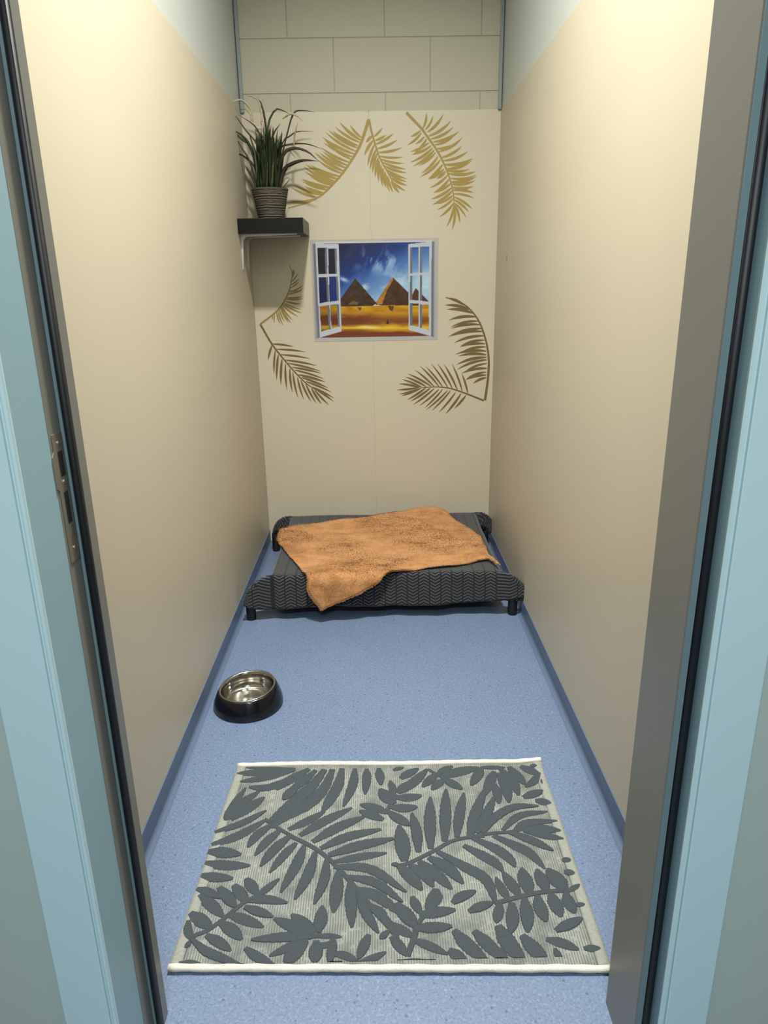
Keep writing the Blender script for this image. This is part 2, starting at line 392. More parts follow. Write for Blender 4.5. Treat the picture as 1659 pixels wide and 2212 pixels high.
frond(o4, s4, [(85,935),(250,810),(370,700),(460,560),(520,420),(550,280),(560,170),(525,60)],
      [(270,800,265,875),(300,780,295,920),(330,750,385,940),(350,730,430,955),(370,710,450,900),(390,690,515,915),(400,680,550,920),(410,670,575,880),(420,650,650,820),(430,630,710,770),(440,610,690,715),(460,590,690,630),(470,560,730,550),(480,540,715,520),(500,490,735,400),(510,460,735,350),(520,430,700,440),(530,400,670,290),(540,350,670,250),(545,310,655,160),(550,260,600,120),(555,200,580,110)],
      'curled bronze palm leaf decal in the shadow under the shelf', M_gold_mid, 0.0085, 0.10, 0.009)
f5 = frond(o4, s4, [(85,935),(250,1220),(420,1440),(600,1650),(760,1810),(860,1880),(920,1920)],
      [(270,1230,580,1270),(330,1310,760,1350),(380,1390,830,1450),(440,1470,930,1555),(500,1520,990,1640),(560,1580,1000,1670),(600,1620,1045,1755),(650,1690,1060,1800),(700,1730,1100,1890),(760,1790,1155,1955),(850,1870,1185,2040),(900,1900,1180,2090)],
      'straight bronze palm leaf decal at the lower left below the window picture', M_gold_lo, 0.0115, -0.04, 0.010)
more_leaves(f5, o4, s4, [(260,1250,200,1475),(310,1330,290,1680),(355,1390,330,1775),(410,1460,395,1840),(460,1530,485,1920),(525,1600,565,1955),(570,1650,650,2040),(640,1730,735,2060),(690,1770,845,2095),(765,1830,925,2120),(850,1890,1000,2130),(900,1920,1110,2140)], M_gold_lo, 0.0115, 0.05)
o5, s5 = (850, 630), 7.541
frond(o5, s5, [(1490,1770),(1540,1400),(1550,1080),(1500,780),(1400,500),(1250,290),(1050,150),(850,95)],
      [(1510,1400,1300,1495),(1510,1360,1170,1440),(1510,1310,1190,1420),(1520,1250,1110,1330),(1520,1170,1170,1300),(1520,1110,1040,1270),(1515,1070,1030,1190),(1510,1030,1060,1050),(1510,970,1010,1020),(1500,900,1100,990),(1490,850,1080,900),(1480,790,1100,880),(1470,720,990,835),(1450,650,960,720),(1440,600,890,740),(1410,540,940,600),(1380,480,930,580),(1340,410,900,465),(1290,350,870,290),(1230,290,840,220),(1150,220,860,100)],
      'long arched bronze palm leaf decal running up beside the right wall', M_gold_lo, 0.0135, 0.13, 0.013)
f7 = frond(o5, s5, [(1470,1775),(1210,1670),(1040,1610),(900,1570),(700,1550),(500,1560),(420,1550)],
      [(1210,1650,1110,1330),(1120,1620,950,1170),(1040,1600,820,1180),(960,1580,715,1170),(890,1570,610,1170),(800,1550,520,1215),(740,1545,430,1210),(660,1545,350,1275),(610,1540,230,1335),(530,1545,190,1385),(450,1550,140,1430),(420,1555,90,1500)],
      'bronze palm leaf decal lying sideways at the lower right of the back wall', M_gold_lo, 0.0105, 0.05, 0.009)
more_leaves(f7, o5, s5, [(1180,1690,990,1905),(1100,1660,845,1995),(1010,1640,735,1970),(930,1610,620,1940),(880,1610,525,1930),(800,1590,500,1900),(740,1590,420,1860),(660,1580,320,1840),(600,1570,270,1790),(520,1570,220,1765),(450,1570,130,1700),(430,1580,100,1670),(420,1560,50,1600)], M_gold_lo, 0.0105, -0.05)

# ------------------------------------------------------------------ printed window picture
def vnoise(x, y, seed=0):
    r = np.random.default_rng(seed); T = r.random((64, 64))
    xi, yi = np.floor(x).astype(int), np.floor(y).astype(int); fx, fy = x-xi, y-yi
    fx = fx*fx*(3-2*fx); fy = fy*fy*(3-2*fy)
    g = lambda a, b: T[a % 64, b % 64]
    return (g(xi, yi)*(1-fx)+g(xi+1, yi)*fx)*(1-fy) + (g(xi, yi+1)*(1-fx)+g(xi+1, yi+1)*fx)*fy
def fbm(x, y, seed=0, o=4):
    s, a, t = 0, 1, 0
    for k in range(o): s = s+a*vnoise(x*2**k, y*2**k, seed+k); t += a; a *= 0.55
    return s/t
def inpoly(u, v, poly):
    ins = np.zeros(u.shape, bool); n = len(poly)
    for i in range(n):
        (x0, y0), (x1, y1) = poly[i], poly[(i+1) % n]
        if y0 == y1: continue
        c = ((y0 > v) != (y1 > v)) & (u < (x1-x0)*(v-y0)/(y1-y0)+x0)
        ins ^= c
    return ins
NX, NZ = 300, 232
SX0, SX1, SZ0, SZ1 = -0.309, 0.315, 1.069, 1.551
gx, gz = np.meshgrid(np.linspace(SX0, SX1, NX), np.linspace(SZ0, SZ1, NZ), indexing='ij')
P = np.stack([gx, np.full_like(gx, YB), gz], -1).reshape(-1, 3)
px_, py_ = proj(P)
u = (px_-640)*4.879; v_ = (py_-490)*4.879
def mixc(a, b, t): t = np.clip(t, 0, 1)[:, None]; return a*(1-t)+b*t
cc = lambda *c: np.array(c, float)
def solid(c): return np.tile(cc(*c), (len(u), 1))
# the view
sk = np.clip(((u-500)/900)*0.55 + ((v_-200)/560)*0.65, 0, 1)
img = mixc(mixc(solid((12, 18, 62)), solid((36, 78, 160)), sk*1.8), solid((160, 196, 222)), (sk-0.40)*1.9)
st = fbm((u+0.35*v_)/70, (v_-0.8*u)/190, 3)
cl = np.clip((st-0.47)*5.0, 0, 1)*np.exp(-((u-870-(v_-330)*0.2)/230)**2)*np.exp(-((v_-350)/130)**2)
img = mixc(img, solid((185, 208, 232)), cl*0.95)
cl2 = np.clip((fbm(u/120, v_/70, 9)-0.42)*3.2, 0, 1)*np.clip((v_-430)/170, 0, 1)*np.clip((u-560)/160, 0, 1)
img = mixc(img, solid((200, 220, 232)), cl2*0.8)
cl3 = np.exp(-((u-500)/50)**2-((v_-555-(u-500)*0.35)/24)**2)
img = mixc(img, solid((190, 206, 228)), cl3*0.95)
# sand
hz = 822 + 10*np.sin(u/60)
gr = v_ > hz
nn = fbm(u/140, v_/34, 21)
sand = mixc(solid((176, 122, 24)), solid((206, 170, 30)), (nn-0.3)*2)
sand = mixc(sand, solid((128, 72, 28)), np.clip((v_-905+(nn-0.5)*120)/50, 0, 1)*np.clip((760-u)/300+0.75, 0.25, 1))
sand = mixc(sand, solid((112, 60, 26)), np.exp(-((v_-985+(nn-0.5)*50)/38)**2)*0.7)
sand = mixc(sand, solid((222, 190, 40)), np.exp(-((v_-1062+(nn-.5)*40)/26)**2)*0.95)
sand = mixc(sand, solid((235, 222, 150)), np.exp(-((v_-1060)/20)**2-((u-760)/130)**2)*0.8)
sand = mixc(sand, solid((124, 66, 30)), np.clip((v_-1098+(nn-0.5)*40)/18, 0, 1))
img[gr] = sand[gr]
tx = fbm(u/38, v_/26, 33)
def put(poly, c0, c1):
    k = inpoly(u, v_, poly); img[k] = mixc(solid(c0), solid(c1), (tx-0.25)*1.8)[k]
put([(1258, 645), (1200, 760), (1200, 815), (1410, 800)], (78, 48, 32), (104, 64, 40))
put([(1015, 528), (840, 800), (840, 825), (1310, 830), (1310, 800), (1180, 690)], (66, 42, 24), (100, 70, 40))
put([(1015, 528), (840, 795), (855, 826), (905, 812), (960, 660), (1020, 560)], (160, 104, 36), (196, 146, 62))
put([(622, 542), (462, 765), (455, 838), (800, 832), (850, 808)], (58, 40, 28), (92, 66, 44))
k = inpoly(u, v_, [(545, 815), (600, 780), (660, 800), (640, 822)]); img[k] = cc(128, 96, 50)
k = inpoly(u, v_, [(640, 850), (690, 850), (670, 885)]) | inpoly(u, v_, [(965, 830), (1030, 835), (1015, 890), (985, 880)]); img[k] = cc(96, 66, 26)
k = inpoly(u, v_, [(945, 1022), (962, 972), (978, 1022)]); img[k] = cc(58, 32, 20)
scene_img = img.copy()
# casements and surround
opening = [(205, 172), (1425, 150), (1418, 1150), (245, 1168)]
sur = ~inpoly(u, v_, opening)
img[sur] = mixc(solid((188, 187, 186)), solid((172, 174, 182)), (fbm(u/200, v_/200, 41)))[sur]
def quad(poly, c):
    k = inpoly(u, v_, poly); img[k] = cc(*c)
quad([(165, 180), (192, 180), (232, 1175), (205, 1180)], (150, 152, 160)); quad([(178, 180), (206, 178), (246, 1168), (225, 1172)], (118, 120, 130))
quad([(1425, 152), (1452, 152), (1448, 1165), (1418, 1152)], (118, 122, 132)); quad([(1452, 152), (1470, 150), (1468, 1170), (1448, 1168)], (168, 170, 178))
quad([(200, 160), (1430, 140), (1430, 158), (205, 178)], (196, 197, 202))
white, grey = (190, 196, 206), (112, 116, 130)
quad([(200, 178), (445, 182), (476, 1102), (248, 1168)], white)
Lp = [[(222,222),(302,222),(308,498),(232,500)], [(335,228),(402,228),(412,495),(342,497)], [(234,530),(312,530),(328,790),(245,808)], [(345,525),(415,522),(430,780),(352,790)], [(248,840),(328,825),(345,1080),(262,1105)], [(357,822),(428,815),(440,1055),(370,1072)]]
Lc = [(17, 15, 36), (17, 18, 44), (18, 24, 84), (24, 50, 120), None, None]
for q, c in zip(Lp, Lc):
    quad([(q[1][0], q[1][1]), (q[1][0]+22, q[1][1]), (q[2][0]+20, q[2][1]), (q[2][0], q[2][1])], grey)
    k = inpoly(u, v_, q)
    img[k] = cc(*c) if c else (scene_img*0.85)[k]
quad([(1180, 182), (1428, 155), (1418, 1152), (1184, 1086)], white)
Rp = [[(1222,215),(1290,212),(1290,485),(1222,490)], [(1325,210),(1400,205),(1402,480),(1325,483)], [(1222,515),(1290,512),(1290,775),(1222,772)], [(1325,510),(1402,508),(1397,790),(1325,780)], [(1222,805),(1290,808),(1290,1055),(1222,1040)], [(1325,815),(1397,820),(1397,1090),(1325,1065)]]
for q in Rp:
    quad([(q[0][0]-24, q[0][1]), q[0], q[3], (q[3][0]-24, q[3][1])], grey)
    k = inpoly(u, v_, q); img[k] = scene_img[k]
# soft printed edge fading to the cream of the wall
ed = np.minimum(np.minimum((gx-SX0), (SX1-gx)), np.minimum((gz-SZ0), (SZ1-gz))).reshape(-1)
img = mixc(solid((186, 180, 166)), img, ed/0.012)
a = np.clip(img/255, 0, 1)
la = np.where(a <= 0.04045, a/12.92, ((a+0.055)/1.055)**2.4)
vv = P.copy(); vv[:, 1] = YB-0.0010
ff = [(i*NZ+j, (i+1)*NZ+j, (i+1)*NZ+j+1, i*NZ+j+1) for i in range(NX-1) for j in range(NZ-1)]
base_i = NX*NZ
ring = [i*NZ for i in range(NX)] + [(NX-1)*NZ+j for j in range(1, NZ)] + [i*NZ+NZ-1 for i in range(NX-2, -1, -1)] + [j for j in range(NZ-2, 0, -1)]
bv = [(P[i][0], YB+0.0002, P[i][2]) for i in ring]
nr = len(ring)
ff += [(ring[i], base_i+i, base_i+(i+1) % nr, ring[(i+1) % nr]) for i in range(nr)]
me = mesh('window_decal', list(vv)+bv, ff)
ca = me.color_attributes.new('print', 'FLOAT_COLOR', 'POINT')
cols = np.ones((len(me.vertices), 4), np.float32); la = 0.74*la**1.12; cols[:base_i, :3] = la; cols[base_i:, :3] = la[ring]
ca.data.foreach_set('color', cols.ravel())
mp = NT('printed_vinyl', 0.35, spec=0.4)
at = mp.n('ShaderNodeAttribute', attribute_name='print'); mp.base(at.outputs['Color'])
tag(link('window_decal', me, mp.m), 'printed decal of an open white window looking onto desert pyramids', 'wall decal')

# ------------------------------------------------------------------ shelf, brackets, grass plant
def wood():
    m = NT('black_brown_shelf', 0.35, spec=0.22); co = m.coord()
    mp_ = m.n('ShaderNodeMapping'); mp_.inputs['Scale'].default_value = (40, 3, 40); m.l(co, mp_.inputs[0])
    m.base(m.mix(m.noise(mp_.outputs[0], 4, 3), lin(7, 7, 9), lin(15, 14, 15))); return m.m
M_shelf = wood()
SHX0, SHX1, SHY0, SHY1, SHZ0, SHZ1 = -0.5985, -0.310, 3.388, 3.690, 1.566, 1.628
shelf = thing('wall_shelf', 'thick black corner shelf on the left wall holding the grass plant', 'shelf', (SHX0, SHY0, SHZ0))
lo = Vector((-SHX0, -SHY0, -SHZ0))
def child(o, root): o.location = -Vector(root.location); return o
child(boxes('board', [(SHX0, SHX1, SHY0, SHY1, SHZ0, SHZ1)], M_shelf, shelf, 0.0015), shelf)
for yb in (3.455, 3.600):
    v, f = [], []
    pl = [(-0.5995, SHZ0), (-0.345, SHZ0), (-0.345, SHZ0-0.004), (-0.574, SHZ0-0.010), (-0.588, SHZ0-0.024), (-0.5960, SHZ0-0.150), (-0.5995, SHZ0-0.152)]
    n = len(pl); v = [(x, yb-0.009, z) for x, z in pl] + [(x, yb+0.009, z) for x, z in pl]
    f = [tuple(range(n)), tuple(range(2*n-1, n-1, -1))] + [(i, (i+1) % n, n+(i+1) % n, n+i) for i in range(n)]
    me = mesh('bracket', v, f); fixn(me)
    child(link('bracket', me, M_bracket, shelf), shelf)

PX, PY, PZ = -0.468, 3.545, SHZ1
plant = thing('potted_grass', 'tall artificial grass in a woven grey pot on the corner shelf', 'plant', (PX, PY, PZ))
m = NT('woven_pot', 0.85); co = m.coord()
wv = m.n('ShaderNodeTexWave', wave_type='BANDS', bands_direction='Z'); wv.inputs['Scale'].default_value = 26; wv.inputs['Distortion'].default_value = 3.0; wv.inputs['Detail'].default_value = 2; wv.inputs['Detail Scale'].default_value = 1.5
m.l(co, wv.inputs[0])
m.base(m.mix(wv.outputs['Fac'], lin(44, 40, 33), lin(80, 73, 60))); m.bump(wv.outputs['Fac'], 0.6, 0.003)
M_pot = m.m
prof = [(0.0, 0.0), (0.055, 0.0), (0.058, 0.003)]
for i in range(60):
    t = i/59; prof.append((0.058+0.024*t+0.0013*math.sin(t*2*math.pi*13), 0.004+0.122*t))
prof += [(0.0835, 0.128), (0.0845, 0.131), (0.083, 0.134), (0.079, 0.133), (0.077, 0.115)]
v, f = lathe(prof, 48); link('pot', mesh('pot', v, f), M_pot, plant, True)
v, f = lathe([(0.078, 0.116), (0.05, 0.121), (0.02, 0.123), (0.0, 0.123)], 32)
M_soil = paint('dark_moss', (44, 42, 26), 0.95, 0.3, 0.8, 90, 0.1)
link('soil', mesh('soil', v, f), M_soil, plant, True)
def leafmat(name, c0, c1):
    m = NT(name, 0.5, spec=0.3); co = m.coord()
    m.base(m.mix(m.noise(co, 14, 2), lin(*c0), lin(*c1))); return m.m
M_g1 = leafmat('deep_green_blade', (10, 16, 6), (36, 48, 20))
M_g2 = leafmat('mid_green_blade', (30, 40, 16), (64, 72, 38))
M_br = leafmat('brown_blade', (26, 20, 16), (62, 50, 38))
M_pa = leafmat('straw_plume', (138, 126, 98), (170, 158, 128))
def blade(path3, wid, mat, name='grass_blade', fold=0.25):
    P_ = [Vector(q) for q in path3]; n = len(P_); v = []
    for i, q in enumerate(P_):
        d = (P_[min(i+1, n-1)]-P_[max(i-1, 0)]).normalized()
        s = d.cross(Vector((0.25, -1, 0.15))).normalized(); nn = s.cross(d)
        t = i/(n-1); ww = wid*(0.75+0.5*t if t < 0.5 else 1.0)*(1-max(0, (t-0.45)/0.55)**1.6)+0.0004
        v += [q-s*ww/2, q+nn*ww*fold, q+s*ww/2]
    f = []
    for i in range(n-1):
        f += [(3*i, 3*i+1, 3*i+4, 3*i+3), (3*i+1, 3*i+2, 3*i+5, 3*i+4)]
    me = mesh(name, [Vector(q)-Vector((PX, PY, PZ)) for q in v], f)
    o = link(name, me, mat, plant, True)
    sol = o.modifiers.new('thickness', 'SOLIDIFY'); sol.thickness = 0.0006; sol.offset = 0
    return o
def from_px(pts, dy=0.0, n=12):
    """path drawn over the photograph at the plant's own depth, leaning dy forward at the tip"""
    k = len(pts); out = []
    for i, q in enumerate(pts):
        y = PY + dy*(i/(k-1))**1.5
        out.append(unp(480+q[0]/4.514, 190+q[1]/4.514, 1, y))
    return spline(out, n)
KB = [([(400,1010),(430,700),(430,400),(370,130),(240,75)], .008, M_br, 0), ([(440,1010),(450,700),(425,400),(390,200)], .008, M_g2, .02),
      ([(450,1010),(440,600),(450,350),(520,212),(600,225),(660,260)], .008, M_g2, -.03), ([(500,1010),(640,420),(700,245),(780,220),(900,235)], .007, M_br, .03),
      ([(490,1010),(470,620),(500,450),(570,345)], .010, M_br, .05), ([(520,1010),(580,560),(660,470),(740,425),(890,425)], .006, M_br, .02),
      ([(530,1010),(560,620),(640,555),(820,545),(980,600)], .008, M_br, .06), ([(540,1010),(580,690),(680,590),(830,620),(945,720)], .013, M_br, -.03),
      ([(550,1010),(600,800),(690,735),(800,705),(945,715)], .016, M_br, -.05), ([(380,1010),(290,620),(200,470),(60,390)], .011, M_g1, -.03),
      ([(370,1010),(290,600),(190,500),(120,440),(40,440)], .010, M_g2, .03), ([(360,1010),(320,780),(230,680),(150,640),(70,650)], .009, M_g1, .04),
      ([(340,1010),(310,900),(260,820),(225,760)], .010, M_g1, .02), ([(330,1010),(290,950),(235,880)], .007, M_br, .03),
      ([(360,1010),(270,720),(200,600),(130,480)], .008, M_br, .02), ([(560,1010),(600,850),(650,760)], .007, M_br, 0),
      ([(565,1010),(610,950),(660,890)], .006, M_g2, .02), ([(430,1010),(400,650),(340,400),(160,260)], .008, M_br, -.03), ([(420,1010),(360,600),(220,400),(80,200)], .007, M_br, .0),
      ([(470,1010),(470,700),(400,480),(320,405),(410,405)], .006, M_g2, .03), ([(540,1010),(560,780),(600,640),(640,600),(720,690)], .006, M_br, .04)]
for pts, wd, mt, dy in KB: blade(from_px(pts, dy), wd, mt)
for i in range(85):
    bx = random.uniform(350, 545); lean = (bx-447)/100
    tx_ = 447 + lean*random.uniform(90, 210) + random.uniform(-40, 40); ty_ = random.uniform(330, 640) + abs(lean)*90
    mx_ = bx + (tx_-bx)*random.uniform(0.25, 0.45); my_ = 1010-(1010-ty_)*random.uniform(0.5, 0.65)
    dy = random.uniform(-0.10, 0.07)
    pth = from_px([(bx, 1015), (mx_, my_), (tx_, ty_)], dy, 9)
    off_y = random.uniform(-0.045, 0.045)
    pth = [np.array([q[0], q[1]+off_y*(1-0.3*k/8), q[2]]) for k, q in enumerate(pth)]
    blade(pth, random.uniform(0.009, 0.016), random.choice([M_g1, M_g1, M_g1, M_g2]))
def plume(pts, dy, r):
    path = from_px(pts, dy, 14); v, f = [], []
    rad = [r*(0.25+math.sin(math.pi*min(1, (i+1)/13))**0.7) for i in range(14)]
    v, f = tube([Vector(q)-Vector((PX, PY, PZ)) for q in path], rad, 8)
    v = [q + Vector((random.uniform(-1, 1), random.uniform(-1, 1), random.uniform(-1, 1)))*r*0.35 for q in v]
    link('plume', mesh('plume', v, f), M_pa, plant, True)
plume([(300,330),(280,210),(190,118),(100,140),(50,200)], -.02, .0032)
plume([(280,320),(270,250),(230,205),(180,210)], .02, .0028)
plume([(385,330),(375,200),(340,110),(270,85)], 0, .0034); plume([(385,250),(390,170),(400,105)], .02, .0032)
plume([(590,300),(660,255),(730,270),(780,320)], -.02, .0034); plume([(700,590),(705,470),(735,345)], -.04, .0030)
plume([(420,520),(400,420),(375,330)], .02, .0024)

# ------------------------------------------------------------------ dog bed, cover, fleece blanket
M_black = NT('black_bed_tube', 0.45, lin(10, 10, 13)).m
bed = thing('dog_bed', 'low black raised dog bed under the grey cover by the back wall', 'dog bed', (0.02, 3.15, 0))
BX0, BX1, BY0, BY1, BZ = -0.462, 0.512, 2.745, 3.560, 0.185
def at_bed(o): o.location = -Vector(bed.location); return o
for x in (-0.548, 0.560):
    for y in (2.748, 3.560):
        v, f = tube([(x, y, 0.001), (x, y, 0.018), (x, y, 0.090), (x, y, 0.102)], [0.020, 0.0205, 0.0195, 0.016], 16)
        at_bed(link('leg', mesh('leg', v, f), M_black, bed, True))
for y in (2.785, 3.535):
    v, f = tube([(-0.548, y-0.03 if y < 3 else y+0.02, 0.100), (-0.46, y, 0.130), (0.47, y, 0.130), (0.560, y-0.03 if y < 3 else y+0.02, 0.100)], 0.015, 12); at_bed(link('rail', mesh('rail', v, f), M_black, bed, True))
for x in (BX0+0.045, BX1-0.045):
    v, f = tube([(x, 2.785, 0.140), (x, 3.535, 0.140)], 0.015, 12); at_bed(link('rail', mesh('rail', v, f), M_black, bed, True))
boxes_bed = boxes('sling', [(BX0+0.03, BX1-0.03, 2.785, 3.535, 0.150, 0.156)], M_black, bed, 0.002); at_bed(boxes_bed)

m = NT('grey_herringbone_cloth', 0.9, spec=0.15)
uvn = m.n('ShaderNodeUVMap'); sep = m.n('ShaderNodeSeparateXYZ'); m.l(uvn.outputs[0], sep.inputs[0])
colp = 0.0485
cu = m.math('DIVIDE', sep.outputs[0], colp)
fr = m.math('FRACT', cu)
par = m.math('SUBTRACT', m.math('MULTIPLY', m.math('LESS_THAN', m.math('FRACT', m.math('DIVIDE', cu, 2.0)), 0.5), 2.0), 1.0)
tri = m.math('ABSOLUTE', m.math('SUBTRACT', fr, 0.5))
ph = m.math('ADD', m.math('DIVIDE', sep.outputs[1], 0.0138), m.math('MULTIPLY', m.math('MULTIPLY', tri, par), 1.9))
sv = m.math('FRACT', ph)
line = m.math('MULTIPLY', m.math('LESS_THAN', sv, 0.34), m.math('LESS_THAN', tri, 0.44))
nz = m.noise(m.coord(), 700, 2)
dk, lt = lin(8, 11, 19), lin(74, 76, 77)
cmix = m.mix(line, dk, lt)
m.base(m.mix(m.math('MULTIPLY', nz, 0.30), cmix, lin(28, 29, 32)))
m.bump(m.math('ADD', line, nz), 0.5, 0.0015)
m.b.inputs['Sheen Weight'].default_value = 0.15; m.b.inputs['Sheen Roughness'].default_value = 0.6
M_herr = m.m
CXm, CYm = (BX0+BX1)/2, (BY0+BY1)/2; AX, AY = (BX1-BX0)/2, (BY1-BY0)/2
DROP = 0.152
def cover_pt(a, b):
    """flat cloth coordinates -> draped position"""
    dx, dy = max(0, abs(a)-AX), max(0, abs(b)-AY); sx_, sy_ = math.copysign(1, a), math.copysign(1, b)
    hx, hy = min(abs(a), AX), min(abs(b), AY)
    mn, mx = min(dx, dy), max(dx, dy)
    r = 0.020                                   # rounded edge
    def over(d): return (r*math.sin(min(d/r, math.pi/2)) + 0.10*max(0, d-r*math.pi/2), r*(1-math.cos(min(d/r, math.pi/2))) + 0.985*max(0, d-r*math.pi/2))
    ox, zx = over(dx); oy, zy = over(dy)
    fl_ = 0.098*(1-math.exp(-mn/0.042)); ox += fl_; oy += 0.22*fl_
    z = BZ + 0.010 - max(zx, zy) + 0.26*mn
    z -= 0.012*max(0, 1-(a/AX)**2)*max(0, 1-(b/AY)**2)          # sag of the sling
    x, y = CXm + sx_*(hx*(AX-r)/AX+ox), CYm + sy_*(hy*(AY-r)/AY+oy)
    if dy > 0 and dx == 0:
        wv_ = min(1, dy/0.08); y += wv_*(0.006*math.sin(a*21+0.6)+0.003*math.sin(a*47))
    if dx > 0 and dy == 0:
        wv_ = min(1, dx/0.08); x += wv_*sx_*(0.004*math.sin(b*23)) - sx_*0.010*wv_
    z += 0.0025*math.sin(a*9+1)*math.sin(b*11)
    return x, y, z
ga = np.concatenate([np.linspace(-AX-DROP, -AX, 16), np.linspace(-AX, AX, 72)[1:-1], np.linspace(AX, AX+DROP, 16)])
gb = np.concatenate([np.linspace(-AY-DROP, -AY, 16), np.linspace(-AY, AY, 60)[1:-1], np.linspace(AY, AY+0.125, 14)])
vv, uvs = [], []
for a_ in ga:
    for b_ in gb:
        b2 = b_
        if b_ < -AY:                                  # wavy front hem, a little shorter to the right
            k_ = (-AY-b_)/DROP; b2 = -AY - k_*(DROP*(1.0 - 0.06*(a_/AX)) + 0.006*math.sin(a_*7+0.5))
        vv.append(cover_pt(a_, b2)); uvs.append((a_+5.0, b2+5.0))
nb = len(gb)
ff = [(i*nb+j, (i+1)*nb+j, (i+1)*nb+j+1, i*nb+j+1) for i in range(len(ga)-1) for j in range(nb-1)]
me = mesh('bed_cover', vv, ff)
uvl = me.uv_layers.new(name='UVMap')
for lp in me.loops: uvl.data[lp.index].uv = uvs[lp.vertex_index]
cov = link('bed_cover', me, M_herr, None, True)
tag(cov, 'charcoal herringbone cloth draped over the raised dog bed', 'cover')
so = cov.modifiers.new('thickness', 'SOLIDIFY'); so.thickness = 0.003; so.offset = -1
def top_z(x, y):
    """height of the cover's top at x, y and whether the point lies past the front edge"""
    a, b = x-CXm, y-CYm
    return BZ + 0.010 - 0.012*max(0, 1-(a/AX)**2)*max(0, 1-(b/AY)**2) + 0.0025*math.sin(a*9+1)*math.sin(b*11)

# fleece: four edges given on the unfolded cloth, filled as a Coons patch, then draped
def uf(x, y):
    """pixel -> unfolded coordinates: on the top, or hanging below the front edge"""
    q = unp(x, y, 2, BZ+0.012)
    if q[1] >= BY0-0.015: return np.array([q[0], q[1]])
    q = unp(x, y, 1, BY0-0.030)
    return np.array([q[0], BY0-0.015-(BZ+0.012-q[2])])
E1 = [(599,1170),(602,1155),(621,1143),(729,1128),(836,1112),(939,1100)]
E2 = [(939,1100),(962,1108),(985,1128),(1027,1153),(1047,1181),(1056,1207),(1080,1230)]
E3 = [(697,1314),(768,1284),(808,1265),(840,1244),(888,1235),(987,1223),(1050,1213),(1080,1230)]
E4 = [(599,1170),(629,1205),(661,1245),(669,1277),(697,1314)]
NU, NV = 110, 80
def edge(e, n):
    Q = [uf(*q) for q in e]; S = spline(Q, 200); L = np.concatenate([[0], np.cumsum([np.linalg.norm(S[i+1]-S[i]) for i in range(199)])])
    t = np.linspace(0, L[-1], n); S = np.array(S); return np.stack([np.interp(t, L, S[:, 0]), np.interp(t, L, S[:, 1])], 1)
e1, e3 = edge(E1, NU), edge(E3, NU); e4, e2 = edge(E4, NV), edge(E2, NV)
vv = []
for i in range(NU):
    s = i/(NU-1)
    for j in range(NV):
        t = j/(NV-1)
        q = (1-t)*e1[i]+t*e3[i]+(1-s)*e4[j]+s*e2[j]-((1-s)*(1-t)*e1[0]+s*(1-t)*e1[-1]+(1-s)*t*e3[0]+s*t*e3[-1])
        q = q + 0.0016*np.array([vnoise(np.array(i*0.9), np.array(j*0.9), 5)-.5, vnoise(np.array(i*0.9), np.array(j*0.9), 6)-.5])*2
        x, y = q
        wr = 0.010*(fbm(np.array(x*9+3), np.array(y*11), 11, 3)-0.35) + 0.006*abs(math.sin(x*14+y*9+2*float(vnoise(np.array(x*5+9), np.array(y*5+9), 4))))
        lift = max(0, wr) + 0.005 + 0.0015*float(vnoise(np.array(i*0.8), np.array(j*0.8), 8))
        d = (BY0-0.008)-y
        if d <= 0: X, Y, Z = x, y, top_z(x, max(y, BY0))+lift
        else:
            r = 0.026; th = min(d/r, math.pi/2); ex = max(0, d-r*math.pi/2)
            X = x; Y = BY0-0.008-(r+lift*0.6)*math.sin(th)-0.11*ex-0.004*math.sin(x*40)*min(1, ex/0.03)
            Z = top_z(x, BY0)+lift*math.cos(th)-r*(1-math.cos(th))-ex
        # raised corner at the right
        rc = math.exp(-(((s-1)/0.12)**2+((t-1)/0.22)**2)); Z += 0.010*rc
        vv.append((X, Y, Z))
ff = [(i*NV+j, i*NV+j+1, (i+1)*NV+j+1, (i+1)*NV+j) for i in range(NU-1) for j in range(NV-1)]
m = NT('tan_fleece', 0.95, spec=0.05); co = m.coord()
n1 = m.noise(co, 9, 4, 0.6); mpn = m.n('ShaderNodeMapping'); mpn.inputs['Scale'].default_value = (1, 3.2, 1); mpn.inputs['Rotation'].default_value = (0, 0, 0.5); m.l(co, mpn.inputs[0])
n2 = m.noise(mpn.outputs[0], 7, 3, 0.6); n3 = m.noise(co, 260, 3, 0.7)
c1 = m.ramp(m.math('ADD', m.math('MULTIPLY', n1, 0.45), m.math('MULTIPLY', n2, 0.55)), [(0.36, lin(136, 94, 58)), (0.47, lin(172, 126, 84)), (0.60, lin(186, 142, 100))])
m.base(m.mix(m.math('MULTIPLY', n3, 0.35), c1, lin(146, 102, 64)))
m.bump(m.math('ADD', m.math('MULTIPLY', n3, 1.0), m.noise(co, 60, 3)), 0.8, 0.004)
m.b.inputs['Sheen Weight'].default_value = 0.7; m.b.inputs['Sheen Roughness'].default_value = 0.45; m.b.inputs['Sheen Tint'].default_value = lin(236, 190, 140)
fl = link('fleece_blanket', mesh('fleece_blanket', vv, ff), m.m, None, True)
tag(fl, 'tan brown fleece blanket spread askew on top of the dog bed', 'blanket')
so = fl.modifiers.new('thickness', 'SOLIDIFY'); so.thickness = 0.006; so.offset = 0.2

